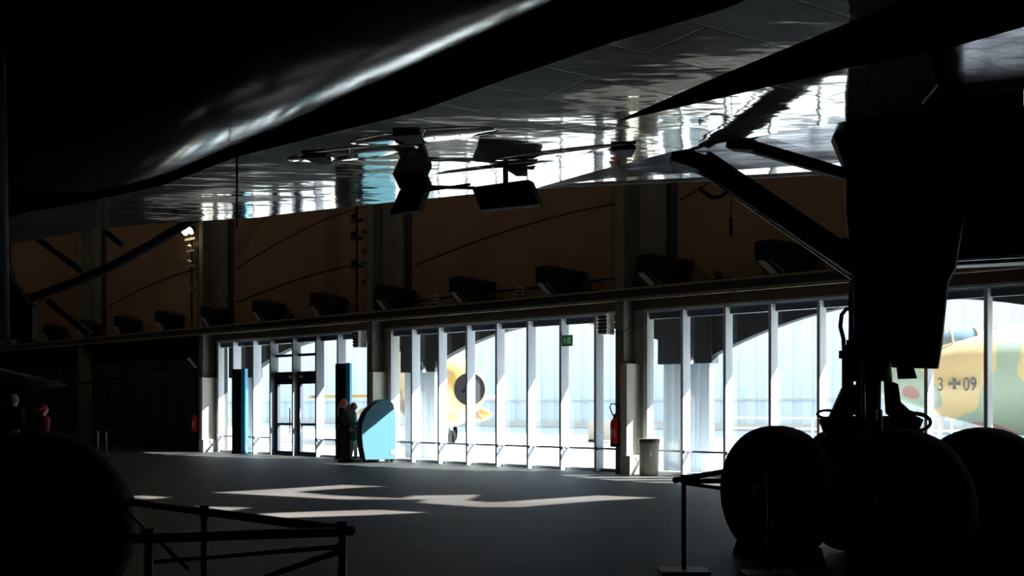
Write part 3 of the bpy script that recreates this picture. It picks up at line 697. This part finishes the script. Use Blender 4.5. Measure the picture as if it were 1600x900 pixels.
    add_mesh(skin(tP, tE, tR, 2), 'jacket', topm, t)
    if coat > 0:                                                     # long coat skirt
        rings = []
        for z, r in ((1.05, .15), (.85, .18), (.5, .19), (.93-coat, .20)):
            rings.append([Vector((r*.95*math.cos(a), r*1.1*math.sin(a), z))*1.0*k for a in [2*PI*i/18 for i in range(18)]])
        MB().loft(rings).build('coat_skirt', topm, t)
    if skirt:
        rings = []
        for z, r in ((1.02, .135), (.88, .17), (.62, .175)):
            rings.append([Vector((r*.95*math.cos(a), r*1.1*math.sin(a), z))*k for a in [2*PI*i/18 for i in range(18)]])
        MB().loft(rings).build('skirt', legm, t)
    lP = [P[0], P[13], P[14], tuple(Vector(P[15])+Vector((0, 0, .05))), P[16], P[17], tuple(Vector(P[18])+Vector((0, 0, .05)))]
    lR = [r*k for r in (.13, .10, .072, .058, .10, .072, .058)]
    add_mesh(skin(lP, [(0,1),(1,2),(2,3),(0,4),(4,5),(5,6)], lR, 2), 'trousers', legm if not legs_bare else M_white, t)
    for f_ in (fl, fr):
        q = Vector(S(*f_)); MB().ell((q.x+.06*k, q.y, .045*k), .14*k, .05*k, .05*k, 12, 8).build('shoe', shoem, t)
    # hair: cap plus a fall down the back
    hb = MB().ell(hd+Vector((-.02*k, 0, .025*k)), .098*k, .088*k, .105*k)
    if hair_len > 0:
        rings = []
        for i in range(8):
            u = i/7; z = 1.66*k-u*hair_len*k; cx_ = (-.03-.07*math.sin(u*PI*.6))*k; wy = (.075+.035*math.sin(u*PI))*(1-.45*u**3)*k; wx = (.06+.01*math.sin(u*PI))*(1-.5*u**3)*k
            rings.append([Vector((cx_+wx*math.cos(a), wy*math.sin(a), z)) for a in [2*PI*j/14 for j in range(14)]])
        hb.loft(rings)
    hb.build('hair', hairm, t)
    return t
M_hair1 = mat('auburn hair', (.50, .17, .05), .55, bump=.6, bscale=40); M_hair2 = mat('chestnut hair', (.34, .13, .06), .55, bump=.6, bscale=40)
M_denim = mat('teal denim', (.16, .42, .48), .8, noise=.2, nscale=12); M_gtr = mat('green trousers', (.05, .28, .19), .8)
M_black_cloth = mat('black cloth', (.008, .008, .010), .9)
def feet(x, y): d = F*CH/(y-HZ); return Vector(((x-800)/F*d, d, 0))
person(feet(536, 722.5), math.radians(8), 1.68, M_hair1, M_black_cloth, M_black_cloth, M_black_cloth, 'woman with long auburn hair in a long black coat facing the turquoise machine', 'low', .42, coat=.80)
person(feet(551, 721.0), math.radians(0), 1.58, M_hair2, M_denim, M_gtr, M_white, 'girl with long brown hair, teal denim jacket and green skirt beside the turquoise machine', 'front', .62, skirt=True, legs_bare=True)
person(feet(20, 752), math.radians(75), 1.72, mat('grey hair', (.12, .11, .10), .7), M_black_cloth, mat('blue jeans', (.02, .05, .12), .8), M_black_cloth, 'grey-haired visitor in dark clothes half hidden behind the left tyre', 'down', 0)
rj = mat('red jacket', (.30, .008, .010), .7)
person(feet(66, 752), math.radians(50), 1.52, rj, rj, M_black_cloth, M_black_cloth, 'visitor in a red hooded jacket behind the left tyre', 'low', .1)

# small pale posts far left
for i, x in enumerate((153, 166)):
    p = feet(x, 709.5); tag(MB().cyl((0, 0, 0), (0, 0, .72), .025).cyl((0, 0, 0), (0, 0, .02), .09).build('stanchion', M_grey, None, p), 'thin pale post by the dark left wall, %s of the pair' % ('left' if i == 0 else 'right'), 'post', 'thin posts on the far left')

# ------------------------------------------------------------ dark parked aircraft and roof struts at far left
t = thing('parked_aircraft', 'very dark slender aircraft with a nose boom at the far left', 'aircraft', (-12.5, 23, 0), math.radians(12))
MB().lathe([(.02, 2.4), (.25, 1.4), (.55, .2), (.75, -1.8), (.8, -5), (.6, -8)], (0, 0, 2.0), (1, 0, 0), 28).build('fuselage', M_bmet, t)
MB().cyl((2.3, 0, 2.0), (4.4, 0, 2.25), .03, .015).ell((4.4, 0, 2.25), .12, .05, .05).build('nose_boom', M_bmet, t)
MB().prism([(-1.5, -.6, 1.9), (-5, -3.6, 1.9), (-6, -3.6, 1.9), (-5.5, -.5, 1.9)], (0, 0, .08)).prism([(-1.5, .6, 1.9), (-5, 3.6, 1.9), (-6, 3.6, 1.9), (-5.5, .5, 1.9)], (0, 0, .08)).build('wing', M_bmet, t)
for (x, y) in ((.3, 0), (-4, 1.1), (-4, -1.1)):
    l_ = MB().cyl((x, y, .3), (x, y*.5, 1.6), .06).build('gear_leg', M_bmet, t); MB().cyl((x, y-.08, .3), (x, y+.08, .3), .3, n=20).build('wheel', M_rub, l_)
M_truss = mat('truss steel', (.005, .006, .007), .9, spec=.1)
tr = MB()
arc = [atd(x, y, 30) for x, y in ((-80,500), (0,476), (60,462), (120,440), (180,413), (240,380), (310,338), (400,270))]
for dz in (0,): tr.tube(arc, .14, 8)
tag(tr.build('arched_rib', M_truss), 'dark curved roof rib crossing the wall at far left', 'roof rib')
for i, (a, b) in enumerate((((75,470), (140,522)), ((55,370), (130,425)), ((165,362), (190,382)))):
    tag(MB().bar(atd(*a, 30.3), atd(*b, 30.3), .22, .16).build('roof_strut', M_truss), ['dark diagonal strut below the curved rib at far left', 'dark diagonal strut above the curved rib at far left', 'short strut next to the curved rib under the wing edge'][i], 'roof strut')
# ------------------------------------------------------------ aircraft in the yard
M_camo = camo_material('sand brown green camouflage', ((.52, .38, .19), (.27, .33, .25), (.30, .15, .13)))
M_yel = camo_material('yellow ochre camouflage', ((.45, .27, .07), (.42, .31, .14), (.26, .13, .06)), .5)
M_cano = mat('canopy glass', (.16, .24, .30), .12, .2)
def jet(name, lab, loc, rz, camo, nose_intake, L=9.0, R=.95):
    t = thing(name, lab, 'aircraft', loc, rz)
    if nose_intake: prof = [(.58, 0), (.70, .03), (.82, .25), (1.1, 1.2), (R, 2.8), (R, 5.5), (.9, 8), (.5, L+1)]
    else: prof = [(.05, 0), (.20, .35), (.42, 1.1), (.80, 2.4), (R, 4.0), (R+.05, 6), (R+.05, 9), (.7, 13)]
    zc = 2.15
    rings = []
    for r, h in prof:
        rings.append([Vector((h, r*math.cos(a), zc+(r*1.15 if not nose_intake else r)*math.sin(a))) for a in [2*PI*k/36 for k in range(36)]])
    MB().loft(rings).build('fuselage', camo, t)
    if nose_intake:
        MB().lathe([(.62, 0), (.60, .02), (.40, .3), (.02, .32)], (-.03, 0, zc), (1, 0, 0), 32).build('intake', M_blk, t)
        MB().ell((.12, 0, zc+.1), .25, .18, .14, 16, 8).build('intake_cone', M_white, t)
    c0, c1, cz = (2.0, 4.3, zc+.70) if nose_intake else (1.9, 3.9, zc+.72)
    MB().ell(((c0+c1)/2, 0, cz), (c1-c0)/2, .38, .48, 24, 12).build('canopy', M_cano, t)
    f_ = MB()
    for x in (c0+.5, c0+1.1, c0+1.6): f_.tube([((x), .385*math.cos(a), cz+.485*math.sin(a)) for a in [PI*i/12 for i in range(13)]], .025, 6)
    f_.build('canopy_frame', camo, t)
    for sgn in (-1, 1):
        MB().prism([(4.2, sgn*.8, 1.9), (7.6, sgn*4.6, 1.85), (8.8, sgn*4.6, 1.85), (8.2, sgn*.8, 1.9)], (0, 0, .12)).build('wing', camo, t)
        MB().lathe([(.02, -1.9), (.16, -1.4), (.30, -.6), (.33, .4), (.25, 1.5), (.03, 2.4)], (6.0, sgn*2.4, 1.15), (1, 0, 0), 20).build('drop_tank', camo, t)
        l_ = MB().cyl((6.4, sgn*1.4, .35), (6.4, sgn*1.3, 1.9), .07).build('gear_leg', M_white, t); MB().cyl((6.4, sgn*1.4-.1, .33), (6.4, sgn*1.4+.1, .33), .34, n=24).build('wheel', M_rub, l_)
    l_ = MB().cyl((2.2, 0, .3), (2.3, 0, 1.6), .06).build('gear_leg', M_white, t); MB().cyl((2.2, -.08, .28), (2.2, .08, .28), .28, n=24).build('wheel', M_rub, l_)
    MB().prism([(7.5, -.06, 2.9), (9.5, -.06, 5.0), (10.6, -.06, 5.0), (10.8, -.06, 2.7)], (0, .12, 0)).build('tail_fin', camo, t)
    return t
jet('nose_intake_jet', 'ochre jet fighter with a round dark nose intake outside the central window bay', (-1.6, 38.5, 0), math.radians(111), M_yel, True, R=1.5)
j2 = jet('camouflage_jet', 'sand, brown and green camouflaged jet marked +09 outside the right windows', (7.9, 24.4, 0), math.radians(-4), M_camo, False, R=1.15)
def text(body, size, m, parent, M, name='marking'):
    cu = bpy.data.curves.new('txt', 'FONT'); cu.body = body; cu.size = size; cu.extrude = .004; cu.fill_mode = 'BOTH'
    o = bpy.data.objects.new('txt', cu); COL.objects.link(o); dg = bpy.context.evaluated_depsgraph_get()
    me = bpy.data.meshes.new_from_object(o.evaluated_get(dg)); bpy.data.objects.remove(o); me.materials.clear(); me.materials.append(m)
    q = bpy.data.objects.new(name, me); COL.objects.link(q); q.parent = parent; q.matrix_local = M; return q
M_mark = mat('dark marking paint', (.08, .08, .08), .6)
SX = Matrix.Diagonal((.72, 1, 1, 1))
RX = Matrix.Rotation(PI/2, 4, 'X')
text('09', .44, M_mark, j2, Matrix.Translation((2.44, -.90, 1.86)) @ RX @ SX)
text('3', .44, M_mark, j2, Matrix.Translation((1.90, -.80, 1.86)) @ RX @ SX)
cr = MB()
for a in range(4):
    c_, s_ = math.cos(a*PI/2), math.sin(a*PI/2)
    q = [(.02, -.02), (.13, -.045), (.13, .045), (.02, .02)]
    cr.prism([(2.27+c_*x-s_*y, -.86, 2.02+s_*x+c_*y) for x, y in q], (0, .015, 0))
cr.build('cross_emblem', M_mark, j2)
# yard furniture
t = thing('yard_barrier', 'long low white barrier in the yard behind the central windows', 'barrier', wp(1, 22, 0), TH)
for i in range(8): MB().cyl((i*1.9-7, 0, 0), (i*1.9-7, 0, 1.0), .035).build('post', M_white, t)
MB().cyl((-7, 0, 1.0), (6.3, 0, 1.0), .035).cyl((-7, 0, .55), (6.3, 0, .55), .03).build('rail', M_white, t)
for i, (s, y, w_, h_) in enumerate(((-8.5, 16, 1.6, .9), (-3.0, 14, .9, .8), (6.5, 33, 3.0, 1.2))):
    t = thing('crate', ['grey crate outside the entrance doors', 'grey crate in the yard below the ochre jet', 'long pale crate against the ribbed wall'][i], 'crate', wp(s, y, 0), TH)
    MB().box(-w_/2, w_/2, -.4, .4, .1, h_).build('body', M_grey, t, bevel=.02); MB().box(-w_/2, -w_/2+.2, -.4, .4, 0, .1).box(w_/2-.2, w_/2, -.4, .4, 0, .1).build('skid', M_bmet, t)
for i, s in enumerate((4.62, -4.0)):
    t = thing('outdoor_lamp', 'small shiny outdoor lamp seen through the %s' % ('right window bay' if i == 0 else 'left end of the central window bay'), 'lamp', wp(s, .75, 2.45), TH)
    MB().lathe([(.02, .3), (.07, .28), (.12, .1), (.13, 0), (.11, 0)], (.0, 0, 0), (0, 0, 1), 16).build('shade', M_chr, t); MB().bar((0, 0, .1), (0, .35, .2), .03, .03).build('arm', M_bmet, t)

# ------------------------------------------------------------ added warm fill lamps, unseen under the roof, to lift the upper wall
for i, s_ in enumerate((14, 7.5, 1, -5.5, -12, -19, -27)):
    t = thing('fill_lamp', 'added warm fill lamp, out of view under the roof, %s' % ['at the far right', 'second from the right', 'above the central windows', 'above the turquoise machine', 'above the entrance', 'left of the entrance', 'at the far left'][i], 'lamp', wp(s_, -4.6, 9.6), TH, 'added fill lamps under the roof')
    MB().cyl((0, 0, .3), (0, 0, H-9.6), .012, n=6).build('cord', M_blk, t)
    MB().lathe([(.03, .34), (.06, .30), (.20, .22), (.30, .06), (.31, .0), (.29, .01), (.19, .19), (.03, .26)], n=28).build('shade', M_bmet, t)
    b_ = MB().ell((0, 0, .02), .10, .10, .12, 14, 10).build('bulb', mat('bulb glass', (1, .8, .5), .4, emit=(1, .7, .4), es=6), t)
    ld = bpy.data.lights.new('fill_light', 'POINT'); ld.energy = 6.2; ld.color = (1, .86, .70); ld.shadow_soft_size = .12
    lo = bpy.data.objects.new('fill_light', ld); COL.objects.link(lo); lo.parent = t; lo.location = (0, 0, -.14)
